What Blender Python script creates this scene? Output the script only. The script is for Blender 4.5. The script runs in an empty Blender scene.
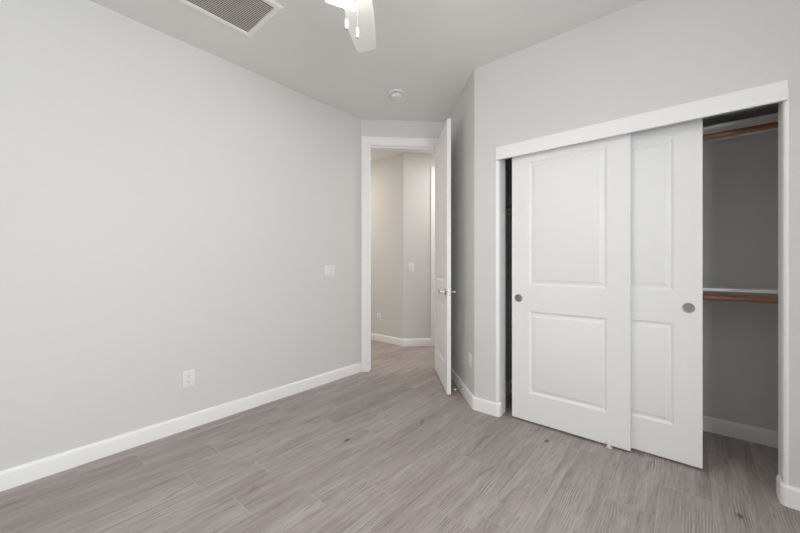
import bpy, bmesh, math, random
from mathutils import Matrix, Vector

R = math.radians
random.seed(7)
S2 = math.sqrt(0.5)
scene = bpy.context.scene
COL = scene.collection

# ------------------------------------------------------------------ camera, world, main lights, exposure
cam_data = bpy.data.cameras.new('camera')
cam = bpy.data.objects.new('camera', cam_data)
COL.objects.link(cam)
cam.location = (0, 0, 1.18)
cam.rotation_euler = (R(90), 0, R(40.4))
cam_data.sensor_width = 36
cam_data.lens = 36 * 340 / 800
cam_data.shift_y = -3.5 / 800
cam_data.clip_start = 0.02
scene.camera = cam

world = bpy.data.worlds.new('world')
scene.world = world
world.use_nodes = True
bgn = world.node_tree.nodes['Background']
bgn.inputs[0].default_value = (0.80, 0.90, 1.0, 1)
bgn.inputs[1].default_value = 1.0

def area_light(name, loc, rot, sx, sy, power, color):
    d = bpy.data.lights.new(name, 'AREA')
    d.shape = 'RECTANGLE'; d.size = sx; d.size_y = sy
    d.energy = power; d.color = color
    o = bpy.data.objects.new(name, d); COL.objects.link(o)
    o.location = loc; o.rotation_euler = rot
    return o

def point_light(name, loc, power, color, radius):
    d = bpy.data.lights.new(name, 'POINT')
    d.energy = power; d.color = color; d.shadow_soft_size = radius
    o = bpy.data.objects.new(name, d); COL.objects.link(o)
    o.location = loc
    return o

# daylight coming in through the window in the right wall
area_light('daylight_window', (1.385, -.20, 1.50), (R(90), 0, R(90)), 1.3, 1.3, 76, (0.93, 0.97, 1.0))

scene.view_settings.view_transform = 'Standard'
scene.view_settings.look = 'None'
scene.view_settings.gamma = 1
scene.view_settings.use_curve_mapping = False
scene.view_settings.exposure = 0.19
scene.cycles.max_bounces = 16
scene.cycles.diffuse_bounces = 10
scene.cycles.sample_clamp_indirect = 4.0

# ------------------------------------------------------------------ materials
def new_mat(name):
    m = bpy.data.materials.new(name); m.use_nodes = True
    nt = m.node_tree
    return m, nt, nt.nodes['Principled BSDF']

def nd(nt, t, **kw):
    n = nt.nodes.new(t)
    for k, v in kw.items(): setattr(n, k, v)
    return n

def paint(name, col, rough=0.6, bump=0.0, scale=220, spec=0.3):
    m, nt, b = new_mat(name)
    b.inputs['Base Color'].default_value = (*col, 1)
    b.inputs['Roughness'].default_value = rough
    b.inputs['Specular IOR Level'].default_value = spec
    if bump:
        tc = nd(nt, 'ShaderNodeTexCoord')
        nz = nd(nt, 'ShaderNodeTexNoise'); nz.inputs['Scale'].default_value = scale
        nz.inputs['Detail'].default_value = 2
        bp = nd(nt, 'ShaderNodeBump'); bp.inputs['Strength'].default_value = bump
        bp.inputs['Distance'].default_value = 0.002
        nt.links.new(tc.outputs['Object'], nz.inputs['Vector'])
        nt.links.new(nz.outputs['Fac'], bp.inputs['Height'])
        nt.links.new(bp.outputs['Normal'], b.inputs['Normal'])
    return m

def metal(name, col, rough):
    m, nt, b = new_mat(name)
    b.inputs['Base Color'].default_value = (*col, 1)
    b.inputs['Metallic'].default_value = 1
    b.inputs['Roughness'].default_value = rough
    return m

def emissive(name, col, strength, base=(0.8, 0.8, 0.8)):
    m, nt, b = new_mat(name)
    b.inputs['Base Color'].default_value = (*base, 1)
    b.inputs['Emission Color'].default_value = (*col, 1)
    b.inputs['Emission Strength'].default_value = strength
    return m

M_WALL = paint('wall_paint', (0.695, 0.690, 0.678), 0.75, 0.10, 160, 0.2)
M_CEIL = paint('ceiling_paint', (0.800, 0.792, 0.775), 0.85, 0.12, 120, 0.15)
M_TRIM = paint('trim_white', (0.88, 0.88, 0.88), 0.38, spec=0.4)
M_DOOR = paint('door_white', (0.86, 0.86, 0.855), 0.42, 0.03, 400, 0.4)
M_PLASTIC = paint('white_plastic', (0.81, 0.81, 0.805), 0.35)
M_DARK = paint('dark_slot', (0.05, 0.05, 0.05), 0.6)
M_GREY = paint('shadow_gap_grey', (0.30, 0.30, 0.30), 0.6)
M_DUCT_SHADE = paint('duct_shade', (0.22, 0.17, 0.14), 0.8)
M_VENT = paint('vent_enamel', (0.90, 0.89, 0.87), 0.45)
M_NICKEL = metal('satin_nickel', (0.52, 0.505, 0.48), 0.22)
M_PEWTER = metal('dark_nickel', (0.36, 0.34, 0.30), 0.38)
M_ALU = metal('aluminium', (0.7, 0.7, 0.7), 0.35)
M_BLADE = paint('fan_white', (0.80, 0.79, 0.77), 0.4)
M_SHADE = emissive('lit_frosted_glass', (1.0, 0.96, 0.90), 18.0)
M_DOWN = emissive('hall_lamp_diffuser', (1.0, 0.90, 0.80), 6.0)
M_RUBBER = paint('white_rubber', (0.75, 0.74, 0.70), 0.6)

def wood_mat(name, c1, c2):
    m, nt, b = new_mat(name)
    tc = nd(nt, 'ShaderNodeTexCoord'); mp = nd(nt, 'ShaderNodeMapping')
    mp.inputs['Scale'].default_value = (3, 60, 60)
    nz = nd(nt, 'ShaderNodeTexNoise'); nz.inputs['Scale'].default_value = 1.5; nz.inputs['Detail'].default_value = 5
    cr = nd(nt, 'ShaderNodeValToRGB')
    cr.color_ramp.elements[0].position = 0.3; cr.color_ramp.elements[0].color = (*c1, 1)
    cr.color_ramp.elements[1].position = 0.7; cr.color_ramp.elements[1].color = (*c2, 1)
    L = nt.links.new
    L(tc.outputs['Object'], mp.inputs['Vector']); L(mp.outputs[0], nz.inputs['Vector'])
    L(nz.outputs['Fac'], cr.inputs[0]); L(cr.outputs[0], b.inputs['Base Color'])
    b.inputs['Roughness'].default_value = 0.4
    return m
M_ROD = wood_mat('rod_wood', (0.29, 0.135, 0.065), (0.40, 0.205, 0.105))

def glass_mat():
    m = bpy.data.materials.new('window_glass'); m.use_nodes = True
    nt = m.node_tree; nt.nodes.clear()
    out = nd(nt, 'ShaderNodeOutputMaterial'); mx = nd(nt, 'ShaderNodeMixShader')
    tr = nd(nt, 'ShaderNodeBsdfTransparent'); gl = nd(nt, 'ShaderNodeBsdfGlossy')
    gl.inputs['Roughness'].default_value = 0.02
    mx.inputs[0].default_value = 0.06
    nt.links.new(tr.outputs[0], mx.inputs[1]); nt.links.new(gl.outputs[0], mx.inputs[2])
    nt.links.new(mx.outputs[0], out.inputs[0])
    return m
M_GLASS = glass_mat()

PW, PL = 0.2065, 0.918      # plank row pitch and length
def floor_mat():
    m, nt, b = new_mat('wood_look_plank_tile')
    L = nt.links.new
    def math_(op, a, bb=None, c=None):
        n = nd(nt, 'ShaderNodeMath', operation=op)
        for i, v in enumerate((a, bb, c)):
            if v is None: continue
            if isinstance(v, (int, float)): n.inputs[i].default_value = v
            else: L(v, n.inputs[i])
        return n.outputs[0]
    uv = nd(nt, 'ShaderNodeUVMap', uv_map='plank_uv')
    sp = nd(nt, 'ShaderNodeSeparateXYZ'); L(uv.outputs[0], sp.inputs[0])
    u, v = sp.outputs[0], sp.outputs[1]
    at = nd(nt, 'ShaderNodeAttribute', attribute_name='plank_id')
    pid = at.outputs['Fac']
    def vec(su, sv, sz):
        c = nd(nt, 'ShaderNodeCombineXYZ')
        L(math_('MULTIPLY', u, su), c.inputs[0]); L(math_('MULTIPLY', v, sv), c.inputs[1])
        L(math_('MULTIPLY', pid, sz), c.inputs[2])
        return c.outputs[0]
    def noise(vc, scale, det, rough=0.55, dist=0.0):
        n = nd(nt, 'ShaderNodeTexNoise'); n.inputs['Scale'].default_value = scale
        n.inputs['Detail'].default_value = det; n.inputs['Roughness'].default_value = rough
        n.inputs['Distortion'].default_value = dist
        L(vc, n.inputs['Vector']); return n.outputs['Fac']
    def ramp(f, stops):
        r = nd(nt, 'ShaderNodeValToRGB')
        while len(r.color_ramp.elements) < len(stops): r.color_ramp.elements.new(0.5)
        for e, (p, c) in zip(r.color_ramp.elements, stops): e.position = p; e.color = (*c, 1)
        L(f, r.inputs[0]); return r.outputs[0]
    def mix(f, a, bb, mode='MIX'):
        n = nd(nt, 'ShaderNodeMix', data_type='RGBA', blend_type=mode)
        if isinstance(f, (int, float)): n.inputs[0].default_value = f
        else: L(f, n.inputs[0])
        for i, x in ((6, a), (7, bb)):
            if isinstance(x, tuple): n.inputs[i].default_value = (*x, 1)
            else: L(x, n.inputs[i])
        return n.outputs[2]
    broad = noise(vec(9, 1.1, 60), 1.0, 3, 0.55, 0.4)
    base = ramp(broad, [(0.30, FLOOR[0]), (0.52, FLOOR[1]), (0.74, FLOOR[2])])
    # fibres: fine streaks along the plank, and finer pores
    fine = noise(vec(48, 2.2, 90), 1.0, 5, 0.66, 0.35)
    base = mix(0.80, base, ramp(fine, [(0.34, (0.76, 0.745, 0.74)), (0.50, (1.0, 1.0, 1.0)), (0.70, (1.14, 1.14, 1.135))]), 'MULTIPLY')
    pore = noise(vec(190, 11, 40), 1.0, 3, 0.6)
    base = mix(0.60, base, ramp(pore, [(0.36, (0.78, 0.77, 0.765)), (0.5, (1.0, 1.0, 1.0)), (0.66, (1.20, 1.20, 1.20))]), 'MULTIPLY')
    # cathedral lines, only on some stretches of some planks
    wv = nd(nt, 'ShaderNodeTexWave', wave_type='BANDS', bands_direction='X')
    L(vec(1.0, 0.20, 7), wv.inputs['Vector'])
    wv.inputs['Scale'].default_value = 27; wv.inputs['Distortion'].default_value = 10
    wv.inputs['Detail'].default_value = 2; wv.inputs['Detail Scale'].default_value = 0.5
    where = noise(vec(8, 2.6, 33), 1.0, 1)
    cmask = math_('MULTIPLY', ramp(where, [(0.54, (0, 0, 0)), (0.66, (1, 1, 1))]), 0.9)
    wl = ramp(wv.outputs['Fac'], [(0.0, (0.66, 0.64, 0.63)), (0.45, (0.93, 0.93, 0.93)), (0.80, (1.03, 1.03, 1.03)), (1.0, (1.34, 1.34, 1.34))])
    base = mix(cmask, base, mix(1.0, base, wl, 'MULTIPLY'))
    # dark mineral streaks
    stre = noise(vec(24, 4.0, 21), 1.0, 3, 0.5, 0.8)
    base = mix(math_('MULTIPLY', ramp(stre, [(0.64, (0, 0, 0)), (0.74, (1, 1, 1))]), 0.5), base, (0.13, 0.105, 0.095))
    # per-plank tone
    wn = nd(nt, 'ShaderNodeTexWhiteNoise', noise_dimensions='1D'); L(math_('MULTIPLY', pid, 977.0), wn.inputs['W'])
    base = mix(1.0, base, ramp(wn.outputs['Value'], [(0.0, (0.94, 0.935, 0.93)), (0.5, (1.0, 0.995, 0.99)), (1.0, (1.05, 1.05, 1.05))]), 'MULTIPLY')
    # a few knots
    tc = nd(nt, 'ShaderNodeTexCoord'); so = nd(nt, 'ShaderNodeSeparateXYZ'); L(tc.outputs['Object'], so.inputs[0])
    kn = None
    for kx, ky, r in ((-1.738, 1.497, .020), (-0.719, 2.348, .017), (0.18, 2.235, .016)):
        dx = math_('SUBTRACT', so.outputs[0], kx); dy = math_('MULTIPLY', math_('SUBTRACT', so.outputs[1], ky), 0.55)
        d2 = math_('SQRT', math_('ADD', math_('MULTIPLY', dx, dx), math_('MULTIPLY', dy, dy)))
        k = math_('SUBTRACT', 1.0, math_('DIVIDE', d2, r), None)
        k = math_('MINIMUM', math_('MAXIMUM', k, 0.0), 1.0)
        kn = k if kn is None else math_('MAXIMUM', kn, k)
    base = mix(math_('MINIMUM', math_('MULTIPLY', kn, 1.3), 0.85), base, (0.07, 0.055, 0.05))
    # grout between planks
    eu = math_('MINIMUM', u, math_('SUBTRACT', PW, u)); ev = math_('MINIMUM', v, math_('SUBTRACT', PL, v))
    gu = math_('LESS_THAN', eu, 0.0014); gv = math_('LESS_THAN', ev, 0.0016)
    base = mix(math_('MULTIPLY', gu, 0.45), base, GROUT)
    base = mix(math_('MULTIPLY', gv, 0.52), base, GROUT)
    L(base, b.inputs['Base Color'])
    rr = math_('ADD', math_('MULTIPLY', fine, 0.18), 0.40)
    L(rr, b.inputs['Roughness'])
    b.inputs['Specular IOR Level'].default_value = 0.4
    bp = nd(nt, 'ShaderNodeBump'); bp.inputs['Strength'].default_value = 0.12; bp.inputs['Distance'].default_value = 0.002
    L(fine, bp.inputs['Height']); L(bp.outputs[0], b.inputs['Normal'])
    return m
FLOOR = [(0.308, 0.268, 0.252), (0.368, 0.327, 0.311), (0.415, 0.375, 0.358)]
GROUT = (0.50, 0.46, 0.44)
M_FLOOR = floor_mat()

# ------------------------------------------------------------------ mesh helpers
def merge(bm, tmp, mat=None):
    if mat is not None: bmesh.ops.transform(tmp, matrix=mat, verts=tmp.verts)
    me = bpy.data.meshes.new('tmp'); tmp.to_mesh(me); tmp.free()
    bm.from_mesh(me); bpy.data.meshes.remove(me)

def box(bm, lo, hi, bevel=0.0, seg=2, mat=None):
    t = bmesh.new(); bmesh.ops.create_cube(t, size=1)
    for v in t.verts:
        v.co = Vector([(lo[i] + hi[i]) / 2 + v.co[i] * (hi[i] - lo[i]) for i in range(3)])
    if bevel: bmesh.ops.bevel(t, geom=t.edges[:], offset=bevel, segments=seg, affect='EDGES', profile=0.5)
    merge(bm, t, mat)

def rounded(poly):
    """poly: list of (x, y) or (x, y, r): plan outline with some corners rounded"""
    out = []; n = len(poly)
    for i, p in enumerate(poly):
        if len(p) < 3 or not p[2]: out.append((p[0], p[1])); continue
        a = Vector(poly[i - 1][:2]); b = Vector(p[:2]); c = Vector(poly[(i + 1) % n][:2])
        out += fillet(a, b, c, p[2])
    return out

def fillet(a, b, c, r, seg=6):
    d1 = (a - b).normalized(); d2 = (c - b).normalized()
    ang = d1.angle(d2); t = r / math.tan(ang / 2)
    p1 = b + d1 * t; p2 = b + d2 * t
    ctr = b + (d1 + d2).normalized() * (r / math.sin(ang / 2))
    a1 = math.atan2(*(p1 - ctr).yx); a2 = math.atan2(*(p2 - ctr).yx)
    da = (a2 - a1 + math.pi) % (2 * math.pi) - math.pi
    return [(ctr.x + r * math.cos(a1 + da * k / seg), ctr.y + r * math.sin(a1 + da * k / seg)) for k in range(seg + 1)]

def prism(bm, poly, z0, z1):
    pts = rounded(poly)
    lo = [bm.verts.new((x, y, z0)) for x, y in pts]; hi = [bm.verts.new((x, y, z1)) for x, y in pts]
    n = len(pts)
    bm.faces.new(lo[::-1]); bm.faces.new(hi)
    for i in range(n): bm.faces.new((lo[i], lo[(i + 1) % n], hi[(i + 1) % n], hi[i]))

def offset_path(pts, d):
    """mitred offset of an open polyline to its left by d"""
    out = []
    for i, p in enumerate(pts):
        p = Vector(p); ns = []
        if i > 0:
            e = (p - Vector(pts[i - 1])).normalized(); ns.append(Vector((-e.y, e.x)))
        if i < len(pts) - 1:
            e = (Vector(pts[i + 1]) - p).normalized(); ns.append(Vector((-e.y, e.x)))
        if len(ns) == 1: nn = ns[0]
        else:
            nn = (ns[0] + ns[1]).normalized(); nn /= max(0.2, nn.dot(ns[0]))
        out.append(p + nn * d)
    return out

def sweep(bm, path, profile, to3d):
    """profile: closed list of (offset, height); to3d(p2, h) -> 3D"""
    rings = []
    offs = [offset_path(path, d) for d, h in profile]
    for i in range(len(path)):
        rings.append([bm.verts.new(to3d(offs[k][i], profile[k][1])) for k in range(len(profile))])
    n = len(profile)
    for a, b in zip(rings, rings[1:]):
        for k in range(n): bm.faces.new((a[k], a[(k + 1) % n], b[(k + 1) % n], b[k]))
    bm.faces.new(rings[0][::-1]); bm.faces.new(rings[-1])

def lathe(bm, prof, seg=32, mat=None):
    """prof: (r, z) list, spun about z"""
    t = bmesh.new(); rings = []
    for r, z in prof:
        if r < 1e-6: rings.append([t.verts.new((0, 0, z))])
        else: rings.append([t.verts.new((r * math.cos(2 * math.pi * k / seg), r * math.sin(2 * math.pi * k / seg), z)) for k in range(seg)])
    for a, b in zip(rings, rings[1:]):
        if len(a) == 1 and len(b) == 1: continue
        for k in range(seg):
            j = (k + 1) % seg
            if len(a) == 1: t.faces.new((a[0], b[k], b[j]))
            elif len(b) == 1: t.faces.new((a[k], a[j], b[0]))
            else: t.faces.new((a[k], a[j], b[j], b[k]))
    if len(rings[0]) > 1: t.faces.new(rings[0][::-1])
    if len(rings[-1]) > 1: t.faces.new(rings[-1])
    merge(bm, t, mat)

def tube(bm, p0, p1, r, seg=16):
    p0, p1 = Vector(p0), Vector(p1); d = p1 - p0
    q = d.to_track_quat('Z', 'Y').to_matrix().to_4x4()
    lathe(bm, [(r, 0), (r, d.length)], seg, Matrix.Translation(p0) @ q)

def obj(name, bm, mat, parent=None, angle=32):
    bmesh.ops.recalc_face_normals(bm, faces=bm.faces[:])
    me = bpy.data.meshes.new(name); bm.to_mesh(me); bm.free()
    for p in me.polygons: p.use_smooth = True
    me.set_sharp_from_angle(angle=R(angle))
    me.materials.append(mat)
    o = bpy.data.objects.new(name, me); COL.objects.link(o)
    if parent: o.parent = parent
    return o

def struct(name, bm, mat, parent=None, label=None):
    o = obj(name, bm, mat, parent)
    if not parent: o['kind'] = 'structure'
    if label: o['label'] = label
    return o

def thing(name, label, cat, loc=(0, 0, 0), rotz=0.0, group=None, kind=None):
    o = bpy.data.objects.new(name, None); COL.objects.link(o)
    o.empty_display_size = 0.1
    o.location = loc; o.rotation_euler = (0, 0, rotz)
    o['label'] = label; o['category'] = cat
    if group: o['group'] = group
    if kind: o['kind'] = kind
    return o

B = bmesh.new

# ------------------------------------------------------------------ plan of the place
CE = 2.743
C0 = Vector((-2.72, 2.541))            # left wall meets angled door wall
DD = Vector((S2, S2)); NN = Vector((-S2, S2))   # along the door wall; out into the hall
K0 = Vector((-1.325, 2.48))            # corner of closet wall and short wall
IC = Vector((-2.053, 3.208))           # inner corner behind the room door
HC = Vector((-3.092, 3.708))           # corner in the hall
O0, O1, OH = 0.095, 0.850, 2.465       # door opening along the door wall
def dwp(s, n): p = C0 + DD * s + NN * n; return (p.x, p.y)
def hrp(s, n): p = HC + DD * s + NN * n; return (p.x, p.y)
XR, YB = 1.25, -2.60

# floor: one mesh of planks, laid in rows along y
bm = B(); uvl = bm.loops.layers.uv.new('plank_uv'); idl = bm.faces.layers.float.new('plank_id')
offs = {0: .545, 1: .885, 2: .677, 3: .061, 4: .763, 5: .109, 6: .368, 8: .437, 11: .144, 12: .440}
X0, X1, Y0, Y1 = -5.3, 1.40, -2.75, 5.6
k0 = math.floor((X0 + 2.595) / PW); k1 = math.ceil((X1 + 2.595) / PW)
rnd = random.Random(3)
for k in range(k0, k1 + 1):
    off = offs.get(k, rnd.random() * PL)
    xa = -2.595 + k * PW
    j0 = math.floor((Y0 - off) / PL); j1 = math.ceil((Y1 - off) / PL)
    for j in range(j0, j1):
        ya = off + j * PL
        xs = (max(xa, X0), min(xa + PW, X1)); ys = (max(ya, Y0), min(ya + PL, Y1))
        if xs[1] - xs[0] < 1e-4 or ys[1] - ys[0] < 1e-4: continue
        vs = [bm.verts.new((x, y, 0)) for x, y in ((xs[0], ys[0]), (xs[1], ys[0]), (xs[1], ys[1]), (xs[0], ys[1]))]
        f = bm.faces.new(vs); f[idl] = rnd.random()
        for lp in f.loops: lp[uvl].uv = (lp.vert.co.x - xa, lp.vert.co.y - ya)
bmesh.ops.remove_doubles(bm, verts=bm.verts[:], dist=1e-5)
fl = obj('floor', bm, M_FLOOR); fl['kind'] = 'structure'

bm = B(); box(bm, (X0, Y0, CE), (X1, Y1, CE + 0.1)); struct('ceiling', bm, M_CEIL)

# walls
bm = B()
c1 = dwp(0, .115)
prism(bm, [(-2.72, Y0), (C0.x, C0.y), c1, (-2.84, c1[1]), (-2.84, Y0)], 0, CE)
struct('wall_left', bm, M_WALL)

bm = B()
prism(bm, [dwp(0, 0), dwp(O0 - .02, 0), dwp(O0 - .02, .115), dwp(0, .115)], 0, CE)
prism(bm, [dwp(O1 + .02, 0), dwp(.9433, 0), dwp(.9433, .115), dwp(O1 + .02, .115)], 0, CE)
prism(bm, [dwp(O0 - .02, 0), dwp(O1 + .02, 0), dwp(O1 + .02, .115), dwp(O0 - .02, .115)], OH + .02, CE)
struct('wall_door', bm, M_WALL)

# short wall + left pier of the closet wall (bullnose corners)
OX0, OX1, OZ, WT = -1.117, 0.352, 2.03, 0.125
bm = B()
ic2 = (IC.x + S2 * .115, IC.y + S2 * .115)
def pier(r):
    return [(OX0, 2.48, r), (K0.x, K0.y, .02), (IC.x, IC.y), (IC.x - S2*.0 , IC.y + .115), (-1.25, IC.y + .115), (-1.25, 2.48 + WT), (OX0, 2.48 + WT, r * .6)]
prism(bm, pier(.02), 0, OZ); prism(bm, pier(0), OZ, CE)
struct('wall_entry', bm, M_WALL)

bm = B()
def rpier(r):
    return [(OX1, 2.48, r * .75), (OX1, 2.48 + WT, r * .6), (.62, 2.48 + WT), (.62, 3.323), (X1, 3.323), (X1, 2.48)]
prism(bm, rpier(.02), 0, OZ); prism(bm, rpier(0), OZ, CE)
box(bm, (OX0, 2.48, OZ), (OX1, 2.48 + WT, CE))
struct('wall_closet', bm, M_WALL)

bm = B(); box(bm, (-1.25, 3.22, 0), (.62, 3.323, CE)); struct('wall_closet_back', bm, M_WALL)
bm = B(); box(bm, (-.39, 2.66, 0), (-.37, 3.22, 2.12)); struct('wall_closet_partition', bm, M_TRIM)

def holed_wall(name, axis, pos, thick, a0, a1, h):
    """wall across `axis` with one window hole h=(a,b,z0,z1)"""
    bm = B()
    def bx(p, q, z0, z1):
        if axis == 'x': box(bm, (pos, p, z0), (pos + thick, q, z1))
        else: box(bm, (p, pos - thick, z0), (q, pos, z1))
    bx(a0, h[0], 0, CE); bx(h[1], a1, 0, CE); bx(h[0], h[1], 0, h[2]); bx(h[0], h[1], h[3], CE)
    struct(name, bm, M_WALL)
WR = (-.90, .50, .80, 2.20)
holed_wall('wall_right', 'x', XR, .15, YB - .15, 2.48, WR)
bm = B(); box(bm, (-2.84, YB - .15, 0), (XR, YB, CE)); struct('wall_back', bm, M_WALL)

def window(name, h, mp):
    """frame, sash bar and panes in a wall hole; mp(a, depth, z) -> 3D"""
    a0, a1, z0, z1 = h
    def bxx(bm, a, b, d0, d1, z, w):
        p, q = mp(a, d0, z), mp(b, d1, w)
        box(bm, [min(p[i], q[i]) for i in range(3)], [max(p[i], q[i]) for i in range(3)], .002, 1)
    e = bpy.data.objects.new(name, None); COL.objects.link(e); e['kind'] = 'structure'
    bm = B()
    for a, b, z, w in ((a0, a0 + .05, z0, z1), (a1 - .05, a1, z0, z1), (a0, a1, z0, z0 + .05), (a0, a1, z1 - .05, z1)):
        bxx(bm, a, b, .06, .12, z, w)
    struct('window_frame', bm, M_TRIM, e)
    bm = B(); m = (a0 + a1) / 2; bxx(bm, m - .025, m + .025, .065, .115, z0 + .05, z1 - .05); struct('window_mullion', bm, M_TRIM, e)
    for a, b in ((a0 + .05, m - .025), (m + .025, a1 - .05)):
        bm = B(); bxx(bm, a, b, .088, .092, z0 + .05, z1 - .05); struct('window_pane', bm, M_GLASS, e)
    bm = B(); bxx(bm, a0 - .03, a1 + .03, -.03, .06, z0 - .02, z0); struct('window_sill', bm, M_TRIM, e)
window('window_1', WR, lambda a, d, z: (XR + d, a, z))

# hall walls
D0, D1 = .48, 1.245      # second doorway in the hall
bm = B()
prism(bm, [(-5.2, 3.708), (-5.2, 3.85), (HC.x - .06, 3.85), hrp(D0 - .02, .115), hrp(D0 - .02, 0), (HC.x, HC.y, .02)], 0, CE)
struct('wall_hall_left', bm, M_WALL)
bm = B()
prism(bm, [hrp(D0 - .02, 0), hrp(D1 + .02, 0), hrp(D1 + .02, .115), hrp(D0 - .02, .115)], OH + .02, CE)
prism(bm, [hrp(D1 + .02, 0), hrp(2.4, 0), hrp(2.4, .115), hrp(D1 + .02, .115)], 0, CE)
struct('wall_hall_right', bm, M_WALL)
bm = B(); prism(bm, [dwp(.9433, .0), dwp(.9433, .115), dwp(2.5, .115), dwp(2.5, 0)], 0, CE); struct('wall_hall_inner', bm, M_WALL)
bm = B(); prism(bm, [hrp(2.4, .115), dwp(2.5, 0), dwp(2.6, 0), hrp(2.55, .115)], 0, CE); struct('wall_hall_end', bm, M_WALL)
bm = B(); box(bm, (-5.2, 2.50, 0), (-2.84, c1[1], CE)); struct('wall_hall_near', bm, M_WALL)
bm = B(); box(bm, (-5.3, 2.50, 0), (-5.2, 3.85, CE)); struct('wall_hall_far', bm, M_WALL)

# baseboards (profile: offset from wall, height)
BB = [(0, 0), (.014, 0), (.014, .082), (.012, .092), (.008, .099), (.003, .102), (0, .102)]
def baseboard(name, path):
    bm = B(); sweep(bm, path, BB, lambda p, h: (p.x, p.y, h)); struct(name, bm, M_TRIM)
def pv(*a): return [tuple(x)[:2] for x in a]
# offsets go to the LEFT of the path direction, so paths run with the room on their left
baseboard('baseboard_left', [(-2.72, C0.y - .008), (-2.72, YB)][0:2])
e1 = fillet(IC, K0, Vector((OX0, 2.48)), .02)
e2 = fillet(K0, Vector((OX0, 2.48)), Vector((OX0, 2.6)), .02)
path = [(IC.x, IC.y)] + e1 + e2 + [(OX0, 2.522)]
baseboard('baseboard_entry', path[::-1])
e3 = fillet(Vector((OX1, 2.6)), Vector((OX1, 2.48)), Vector((XR, 2.48)), .015)
baseboard('baseboard_closet', ([(OX1, 2.575)] + e3 + [(XR, 2.48)])[::-1])
baseboard('baseboard_right', [(XR, YB), (XR, 2.466)])
baseboard('baseboard_back', [(-2.706, YB), (XR - .014, YB)])
baseboard('baseboard_closet_back', [(.62, 2.615), (.62, 3.22), (-.37, 3.22)])
baseboard('baseboard_closet_rear', [(-.39, 3.22), (-1.25, 3.22), (-1.25, 2.615)])
hcf = fillet(Vector((-5.2, 3.708)), HC, Vector(hrp(.4, 0)), .02)
baseboard('baseboard_hall', ([(-5.2, 3.708)] + hcf + [hrp(D0 - .084, 0)])[::-1])

# casings and jambs of the two doorways
CAS = [(0.006, 0), (0.006, .009), (.016, .012), (.022, .010), (.066, .015), (.082, .017), (.089, .014), (.089, 0)]
CASH = [(d, h) for d, h in CAS]
def casing(name, s0, s1, zt, fr):
    bm = B()
    sweep(bm, [(s1, 0), (s1, zt), (s0, zt), (s0, 0)][::-1], CAS, fr); struct(name, bm, M_TRIM)
casing('trim_1', O0, O1, OH, lambda p, h: (*dwp(p.x, -h), p.y))
casing('trim_2', O0, O1, OH, lambda p, h: (*dwp(p.x, .115 + h), p.y))
casing('trim_3', D0, D1, OH, lambda p, h: (*hrp(p.x, -h), p.y))
def jamb(name, pt, s0, s1, stop_n):
    bm = B()
    prism(bm, [pt(s0 - .02, 0), pt(s0, 0), pt(s0, .115), pt(s0 - .02, .115)], 0, OH)
    prism(bm, [pt(s1, 0), pt(s1 + .02, 0), pt(s1 + .02, .115), pt(s1, .115)], 0, OH)
    prism(bm, [pt(s0 - .02, 0), pt(s1 + .02, 0), pt(s1 + .02, .115), pt(s0 - .02, .115)], OH, OH + .02)
    a, b = stop_n
    prism(bm, [pt(s0, a), pt(s0 + .011, a), pt(s0 + .011, b), pt(s0, b)], 0, OH)
    prism(bm, [pt(s1 - .011, a), pt(s1, a), pt(s1, b), pt(s1 - .011, b)], 0, OH)
    prism(bm, [pt(s0 + .011, a), pt(s1 - .011, a), pt(s1 - .011, b), pt(s0 + .011, b)], OH - .011, OH)
    return struct(name, bm, M_TRIM)
j1 = jamb('trim_4', dwp, O0, O1, (.040, .075))
jamb('trim_5', hrp, D0, D1, (.060, .095))
# white lining round the rounded returns of the closet opening
LIN = [(0, 0), (.003, 0), (.003, OZ), (0, OZ)]
for nm, pth in (('trim_8', ([(OX0 - .021, 2.48)] + e2 + [(OX0, 2.602)])[::-1]), ('trim_9', ([(OX1, 2.602)] + e3 + [(OX1 + .016, 2.48)])[::-1])):
    bm = B(); sweep(bm, pth, LIN, lambda p, h: (p.x, p.y, h)); struct(nm, bm, M_TRIM)
# closet fascia board over the sliding doors, track behind it
bm = B(); box(bm, (-1.135, 2.464, 1.970), (.363, 2.48, 2.067), .0015, 1); struct('trim_6', bm, M_TRIM)
bm = B()
box(bm, (OX0 + .003, 2.52, 2.024), (OX1 - .003, 2.614, 2.030))
for y in (2.52, 2.567, 2.611): box(bm, (OX0 + .003, y, 2.002 if y > 2.53 else 1.99), (OX1 - .003, y + .003, 2.026))
struct('trim_7', bm, M_ALU)

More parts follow.
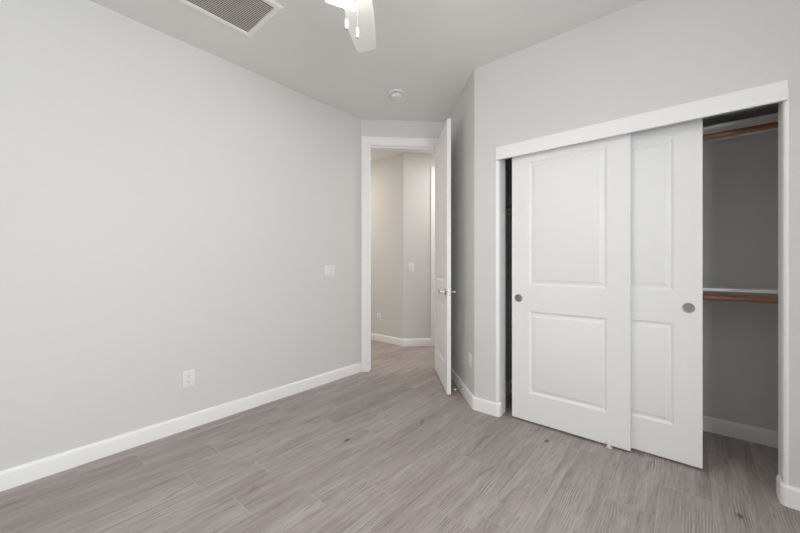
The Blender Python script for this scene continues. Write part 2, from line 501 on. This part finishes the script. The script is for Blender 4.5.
# ------------------------------------------------------------------ doors
def panel_door(w, h, t, panels, px0, px1):
    """slab x 0..w, y -t..0, z 0..h with moulded panels on both faces"""
    bm = B()
    zs = [0]
    for a, b in panels: zs += [a, b]
    zs.append(h)
    prof = [(0, 0), (.002, .001), (.014, .0120), (.018, .0125), (.022, .0115), (.040, .0015), (.043, .0005)]
    def quad(side, pts):
        y = (lambda d: -d) if side > 0 else (lambda d: -t + d)
        vs = [bm.verts.new((x, y(d), z)) for x, z, d in pts]
        bm.faces.new(vs if side > 0 else vs[::-1])
    for side in (1, -1):
        for (xa, xb) in ((0, px0), (px1, w)):
            for za, zb in zip(zs, zs[1:]): quad(side, [(xa, za, 0), (xa, zb, 0), (xb, zb, 0), (xb, za, 0)])
        for i in range(0, len(zs) - 1, 2): quad(side, [(px0, zs[i], 0), (px0, zs[i+1], 0), (px1, zs[i+1], 0), (px1, zs[i], 0)])
        for za, zb in panels:
            def rect(o): return [(px0 + o, za + o), (px0 + o, zb - o), (px1 - o, zb - o), (px1 - o, za + o)]
            for (o1, d1), (o2, d2) in zip(prof, prof[1:]):
                r1, r2 = rect(o1), rect(o2)
                for k in range(4):
                    j = (k + 1) % 4
                    quad(side, [(*r1[k], d1), (*r1[j], d1), (*r2[j], d2), (*r2[k], d2)])
            quad(side, [(*p, prof[-1][1]) for p in rect(prof[-1][0])])
    for za, zb in zip(zs, zs[1:]):
        for x in (0, w):
            bm.faces.new([bm.verts.new(p) for p in ((x, 0, za), (x, -t, za), (x, -t, zb), (x, 0, zb))])
    for xa, xb in ((0, px0), (px0, px1), (px1, w)):
        for z in (0, h):
            bm.faces.new([bm.verts.new(p) for p in ((xa, 0, z), (xa, -t, z), (xb, -t, z), (xb, 0, z))])
    bmesh.ops.remove_doubles(bm, verts=bm.verts[:], dist=1e-5)
    return bm

# room door, swung open against the short wall
hinge = dwp(O1 - .002, -.002)
d1 = bpy.data.objects.new('door_1', None); COL.objects.link(d1)
d1.location = (*hinge, .012); d1.rotation_euler = (0, 0, R(-47.2))
d1['kind'] = 'structure'; d1['label'] = 'white two panel room door standing open into the bedroom'
DW = .748
leaf = obj('door_leaf', panel_door(DW, 2.448, .035, [(.235, .80), (1.0, 2.33)], .125, DW - .125), M_DOOR, d1, 20)
def lever(side):
    """lever set on one face; side +1: y=0 face, -1: y=-t face"""
    bm = B(); y0 = 0 if side > 0 else -.035; sg = side; hx = DW - .062; hz = .918 - .012
    rot = Matrix.Translation((hx, y0, hz)) @ Matrix.Rotation(R(-90 * sg), 4, 'X')
    lathe(bm, [(.0, 0), (.030, 0), (.031, .004), (.028, .009), (.014, .011), (.011, .014), (.010, .045), (.0, .045)], 28, rot)
    o = obj('door_handle', bm, M_NICKEL, d1)
    bm = B()
    a, b = sorted((y0 + sg * .040, y0 + sg * .056))
    box(bm, (hx - .115, a, hz - .009), (hx + .012, b, hz + .009), .005, 3)
    obj('lever', bm, M_NICKEL, o)
lever(1); lever(-1)
bm = B(); box(bm, (DW - .0005, -.030, .878), (DW + .0015, -.005, .933), .0005, 1)
box(bm, (DW, -.022, .898), (DW + .009, -.013, .914), .002, 1); obj('latch_plate', bm, M_NICKEL, d1)
for z in (.22, 1.20, 2.22):
    bm = B(); tube(bm, (-.003, .005, z), (-.003, .005, z + .10), .006, 12); obj('hinge', bm, M_NICKEL, d1)
# strike plate let into the left jamb
bm = B(); p = Vector(dwp(O0 + .0005, .020))
box(bm, (-.0012, -.013, -.03), (.0012, .013, .03), 0, 1, Matrix.Translation((p.x, p.y, .925)) @ Matrix.Rotation(R(45), 4, 'Z'))
obj('strike_plate', bm, M_NICKEL, j1)

d2 = bpy.data.objects.new('door_2', None); COL.objects.link(d2)
d2.location = (*hrp(D1 - .003, .098), .012); d2.rotation_euler = (0, 0, R(225)); d2['kind'] = 'structure'
d2['label'] = 'white door across the hall'
d2w = D1 - D0 - .006
obj('door_leaf', panel_door(d2w, 2.448, .035, [(.235, .80), (1.0, 2.33)], .125, d2w - .125), M_DOOR, d2, 20)

# sliding closet doors
SW = .752
def slider(label, x, yf):
    t = thing('sliding_door', label, 'door', (x + SW, yf, .014), R(180), 'sliding closet doors')
    obj('door_panel', panel_door(SW, 2.004, .035, [(.203, .812), (1.001, 1.912)], .126, SW - .126), M_DOOR, t, 20)
    return t
def flush_pull(t, lx, lz):
    rot = Matrix.Translation((lx, 0, lz)) @ Matrix.Rotation(R(-90), 4, 'X')
    bm = B()
    lathe(bm, [(.0225, .0005), (.0215, .0032), (.0270, .0040), (.0290, .0022), (.0295, .0)], 32, rot)
    o = obj('finger_pull', bm, M_NICKEL, t)
    bm = B(); lathe(bm, [(.0, .0004), (.0225, .0006)], 32, rot); obj('pull_cup', bm, M_PEWTER, o)
t1 = slider('white front sliding closet door with two raised panels, left of the pair, overlapping the rear door', -1.030, 2.528)
flush_pull(t1, SW - .050, .902)
t2 = slider('white rear sliding closet door partly tucked behind the front one, beside the open right end', .057 - SW, 2.578)
flush_pull(t2, .061, .906)

# ------------------------------------------------------------------ closet interior
def shelf(label, x0, x1, top):
    t = thing('closet_shelf', label, 'shelf', ((x0 + x1) / 2, 3.05, top - .019), 0, 'closet shelves')
    w = (x1 - x0) / 2
    bm = B(); box(bm, (-w, -.155, 0), (w, .17, .019), .0015, 1); obj('shelf_board', bm, M_TRIM, t)
    for s in (-1, 1):
        bm = B(); a, b = sorted((s * w, s * (w - .019))); box(bm, (a, -.085, -.020), (b, .17, 0), .001, 1); obj('end_cleat', bm, M_TRIM, t)
    return t
def rod(label, x0, x1, z):
    t = thing('closet_rod', label, 'clothes rail', ((x0 + x1) / 2, 2.925, z - .0175), 0, 'wooden closet rods')
    w = (x1 - x0) / 2 - .019
    bm = B(); tube(bm, (-w, 0, .0175), (w, 0, .0175), .0175, 24); obj('wooden_pole', bm, M_ROD, t)
    for s in (-1, 1):
        bm = B(); lathe(bm, [(.0, 0), (.030, 0), (.030, .004), (.023, .006), (.023, .014), (.0185, .014)], 24,
                        Matrix.Translation((s * (w + .0), 0, .0175)) @ Matrix.Rotation(R(-90 * s), 4, 'Y'))
        obj('rod_socket', bm, M_PLASTIC, t)
shelf('white upper closet shelf just under the closet header at right', -.37, .62, 2.045)
rod('wooden hanging rod high in the closet, under the upper shelf', -.37, .62, 1.984)
shelf('white lower closet shelf at waist height in the open right end', -.37, .62, 1.022)
rod('wooden hanging rod at waist height, under the lower closet shelf', -.37, .62, .962)
shelf('dim shelf end seen through the narrow gap at the closet left side', -1.25, -.39, 1.660)

bm = B(); fg = thing('floor_guide', 'small white plastic guide on the floor under the sliding doors overlap', 'door guide', (-.390, 2.57, 0))
box(bm, (-.016, -.062, 0), (.016, .062, .004), .001, 1); obj('guide_base', bm, M_PLASTIC, fg)
for y in (-.062, -.0045, .0455):
    bm = B(); box(bm, (-.010, y, .004), (.010, y + .010 if y > -.05 else y + .016, .046 if y < -.05 else .040), .002, 2); obj('guide_fin', bm, M_PLASTIC, fg)

# ------------------------------------------------------------------ ceiling vent, smoke detector, fan
vx0, vx1, vy0, vy1, fwid = -2.315, -1.885, .42, 1.121, .038
vt = thing('ceiling_vent', 'white return air grille with fine louvres set in the ceiling near left wall', 'vent', ((vx0 + vx1) / 2, (vy0 + vy1) / 2, CE))
hx, hy = (vx1 - vx0) / 2, (vy1 - vy0) / 2
bm = B()
sq = [(-hx + fwid, -hy + fwid), (-hx + fwid, hy - fwid), (hx - fwid, hy - fwid), (hx - fwid, -hy + fwid)]
pr = [(0, 0), (0, .008), (.004, .012), (.028, .010), (.038, .002), (.038, 0)]
rings = []
for sx, sy in ((-1, -1), (-1, 1), (1, 1), (1, -1)):
    rings.append([bm.verts.new((sx * (hx - fwid + d), sy * (hy - fwid + d), -h)) for d, h in pr])
for i in range(4):
    a, b_ = rings[i], rings[(i + 1) % 4]
    for k in range(len(pr) - 1): bm.faces.new((a[k], a[k + 1], b_[k + 1], b_[k]))
obj('vent_frame', bm, M_VENT, vt)
bm = B(); n = 23; pitch = 2 * (hx - fwid) / n
for i in range(n):
    x = -hx + fwid + (i + .5) * pitch
    box(bm, (-.0058, -hy + fwid, -.0006), (.0058, hy - fwid, .0006), 0, 1, Matrix.Translation((x, 0, -.006)) @ Matrix.Rotation(R(24), 4, 'Y'))
obj('louvre_slats', bm, M_VENT, vt)
bm = B(); box(bm, (-hx + fwid, -hy + fwid, -.0012), (hx - fwid, hy - fwid, -.0002)); obj('vent_backing', bm, M_DUCT_SHADE, vt)  # flat sheet, its dark colour stands in for the shade inside the duct

sd = thing('smoke_detector', 'round white smoke detector on the ceiling in front of the doorway', 'smoke detector', (-2.05, 2.36, CE))
bm = B(); lathe(bm, [(.0, 0), (.072, 0), (.072, -.010), (.066, -.014), (.0, -.014)], 40); obj('detector_base', bm, M_PLASTIC, sd)
bm = B(); lathe(bm, [(.046, -.014), (.046, -.020)], 40); obj('sensing_slot', bm, M_GREY, sd)
bm = B(); lathe(bm, [(.0, -.020), (.050, -.020), (.050, -.034), (.044, -.048), (.028, -.055), (.0, -.056)], 40); obj('detector_cover', bm, M_PLASTIC, sd)

FX, FY, FZ = -1.012, .883, 2.42
fan = thing('ceiling_fan', 'white ceiling fan with a lit bell glass lamp and hanging pull chains', 'ceiling fan', (FX, FY, CE), R(40.4))
zb = FZ - CE
bm = B(); lathe(bm, [(.0, 0), (.070, 0), (.070, -.020), (.050, -.055), (.016, -.065), (.0, -.065)], 32); obj('canopy', bm, M_BLADE, fan)
bm = B(); tube(bm, (0, 0, -.065), (0, 0, zb + .09), .013); obj('downrod', bm, M_BLADE, fan)
bm = B(); lathe(bm, [(.0, zb + .10), (.05, zb + .10), (.095, zb + .075), (.105, zb + .03), (.100, zb - .015), (.070, zb - .035), (.0, zb - .035)], 40); obj('motor_housing', bm, M_BLADE, fan)
def blade_mesh():
    bm = B()
    # outline along local +y: (y, left x, right x)
    st = [(.165, -.050, .050), (.22, -.064, .062), (.36, -.076, .068), (.46, -.074, .068), (.56, -.062, .065), (.630, -.052, .062), (.648, -.047, .056), (.656, -.034, .040)]
    rows = []
    for y, a, b_ in st:
        rows.append([bm.verts.new((x, y, z)) for z in (.003, -.003) for x in (a, a + (b_ - a) * .5, b_)])
    for p, q in zip(rows, rows[1:]):
        bm.faces.new((p[0], p[1], q[1], q[0])); bm.faces.new((p[1], p[2], q[2], q[1]))
        bm.faces.new((p[3], q[3], q[4], p[4])); bm.faces.new((p[4], q[4], q[5], p[5]))
        bm.faces.new((p[0], q[0], q[3], p[3])); bm.faces.new((p[2], p[5], q[5], q[2]))
    for p in (rows[0], rows[-1]): bm.faces.new((p[0], p[1], p[4], p[3])); bm.faces.new((p[1], p[2], p[5], p[4]))
    bmesh.ops.transform(bm, matrix=Matrix.Rotation(R(-11), 4, 'Y'), verts=bm.verts)
    return bm
for k in range(5):
    bl = obj('blade', blade_mesh(), M_BLADE, fan)
    bl.rotation_euler = (0, 0, R(72 * k)); bl.location = (0, 0, zb)
    bm = B(); box(bm, (-.018, .085, -.012), (.018, .20, -.005), .002, 1); box(bm, (-.035, .17, -.012), (.035, .21, -.006), .002, 1)
    obj('blade_bracket', bm, M_NICKEL, bl)
bm = B(); lathe(bm, [(.0, zb - .035), (.045, zb - .035), (.050, zb - .05), (.050, zb - .09), (.030, zb - .105), (.0, zb - .105)], 32); obj('light_kit', bm, M_BLADE, fan)
for k in range(3):
    az = R(25 + 120 * k); tilt = R(36)
    # shade axis leans outward; its mouth faces down and out
    m4 = Matrix.Rotation(az, 4, 'Z') @ Matrix.Translation((0, .052, zb - .050)) @ Matrix.Rotation(tilt, 4, 'X')
    bm = B(); lathe(bm, [(.020, 0), (.022, -.012), (.030, -.030), (.040, -.065), (.050, -.100), (.062, -.125), (.060, -.125), (.048, -.100), (.038, -.065), (.028, -.030), (.020, -.014)], 32, m4)
    sh = obj('lamp_shade', bm, M_SHADE, fan)
    bm = B(); lathe(bm, [(.0, .012), (.018, .012), (.023, .004), (.023, -.012), (.0, -.012)], 24, m4); obj('shade_holder', bm, M_BLADE, sh)
    c = Matrix.Rotation(R(40.4), 4, 'Z') @ m4 @ Vector((0, 0, -.085))
    point_light('fan_lamp_bulb', (FX + c.x, FY + c.y, CE + c.z), 9.5, (1.0, .96, .90), .03)
def chain(lx, ly, zbot):
    bm = B(); tube(bm, (lx, ly, zb - .09), (lx, ly, zbot + .034), .0006, 8); o = obj('pull_chain', bm, M_PEWTER, fan)
    bm = B(); lathe(bm, [(.0, .040), (.003, .040), (.0058, .034), (.0058, .004), (.005, .002)], 14, Matrix.Translation((lx, ly, zbot))); obj('chain_pull', bm, M_PLASTIC, o)
    bm = B(); lathe(bm, [(.005, .002), (.005, 0), (.0, -.001)], 14, Matrix.Translation((lx, ly, zbot))); obj('pull_tip', bm, M_GREY, o)
chain(-.010, .0, 2.093 - CE)
chain(.032, .0, 2.058 - CE)

# ------------------------------------------------------------------ switches, outlets, door stop
def plate(t, w, h):
    bm = B(); box(bm, (-w / 2, 0, -h / 2), (w / 2, .006, h / 2), .003, 3); return obj('cover_plate', bm, M_PLASTIC, t)
def outlet(label, loc, rot, w=.078, h=.120):
    t = thing('wall_outlet', label, 'outlet', loc, rot, 'wall outlets')
    plate(t, w, h)
    bm = B(); box(bm, (-.0175, .005, -.034), (.0175, .0063, .034), .001, 1); obj('insert_gap', bm, M_GREY, t)
    bm = B(); box(bm, (-.0165, .005, -.033), (.0165, .0078, .033), .001, 1); obj('receptacle', bm, M_PLASTIC, t)
    for s in (-1, 1):
        bm = B()
        box(bm, (-.008, .0070, s * .019 - .001), (-.0055, .0081, s * .019 + .008)); box(bm, (.0055, .0070, s * .019 - .001), (.008, .0081, s * .019 + .006))
        box(bm, (-.0025, .0070, s * .019 - .011), (.0025, .0081, s * .019 - .006)); obj('socket_slots', bm, M_DARK, t)
    return t
def switch(label, loc, rot, gangs):
    t = thing('light_switch', label, 'light switch', loc, rot, 'light switches')
    plate(t, .032 + .046 * gangs, .120)
    for g in range(gangs):
        x = (g - (gangs - 1) / 2) * .046
        bm = B(); box(bm, (x - .0175, .005, -.034), (x + .0175, .0063, .034), .001, 1); obj('rocker_gap', bm, M_GREY, t)
        bm = B(); box(bm, (x - .0165, .005, -.033), (x + .0165, .0095, .033), .0015, 1,
                      Matrix.Translation((0, .0025, 0)) @ Matrix.Rotation(R(3.5 if g else -3.5), 4, 'X') @ Matrix.Translation((0, -.0025, 0))); obj('rocker', bm, M_PLASTIC, t)
outlet('white outlet low on the long left wall above the baseboard', (-2.72, .869, .357), R(-90))
switch('white double rocker switch on the left wall beside the doorway', (-2.72, 2.118, 1.10), R(-90), 2)
p = K0 + Vector((-S2, S2)) * .115
outlet('white outlet in shade on the short wall behind the open door', (p.x, p.y, .36), R(135))
outlet('white outlet low on the hall wall seen through the doorway', (-3.573, 3.708, .36), R(180))
p = HC + DD * .112
switch('white single rocker switch on the hall wall seen through the doorway', (p.x, p.y, 1.12), R(-135), 1)

p = K0 + Vector((-S2, S2)) * .303 - Vector((S2, S2)) * .014
ds = thing('door_stop', 'small metal spring door stop on the baseboard behind the open door', 'door stop', (p.x, p.y, .048), R(135))
bm = B(); lathe(bm, [(.0, 0), (.011, 0), (.010, .006), (.006, .010), (.0, .010)], 20, Matrix.Rotation(R(-90), 4, 'X')); obj('stop_base', bm, M_NICKEL, ds)
bm = B()
prof = []
for i in range(37): prof.append((.0052 if i % 2 else .0040, .008 + i * .0014))
lathe(bm, [(.0, .008)] + prof + [(.0, .060)], 14, Matrix.Rotation(R(-90), 4, 'X')); obj('stop_spring', bm, M_NICKEL, ds)
bm = B(); lathe(bm, [(.0, .058), (.0075, .058), (.008, .064), (.0075, .076), (.0, .078)], 18, Matrix.Rotation(R(-90), 4, 'X')); obj('stop_tip', bm, M_RUBBER, ds)

# hall ceiling lamps, unseen; the right one is added in place of daylight
for i, (x, y, pw, colr) in enumerate(((-4.5, 3.1, 14, (1.0, .88, .76)), (-2.0, 4.0, 13, (1.0, .97, .94)))):
    t = thing('ceiling_lamp', 'flush round lamp on the hall ceiling ' + ('left of' if i == 0 else 'added in place of daylight, right of') + ' the doorway', 'ceiling lamp', (x, y, CE))
    bm = B(); lathe(bm, [(.0, 0), (.10, 0), (.10, -.018), (.085, -.022)], 32); obj('lamp_ring', bm, M_PLASTIC, t)
    bm = B(); lathe(bm, [(.085, -.020), (.07, -.026), (.0, -.030)], 32); obj('lamp_diffuser', bm, M_DOWN, t)
    a = area_light('hall_lamp_light', (x, y, CE - .04), (0, 0, 0), .16, .16, pw, colr); a.data.shape = 'DISK'
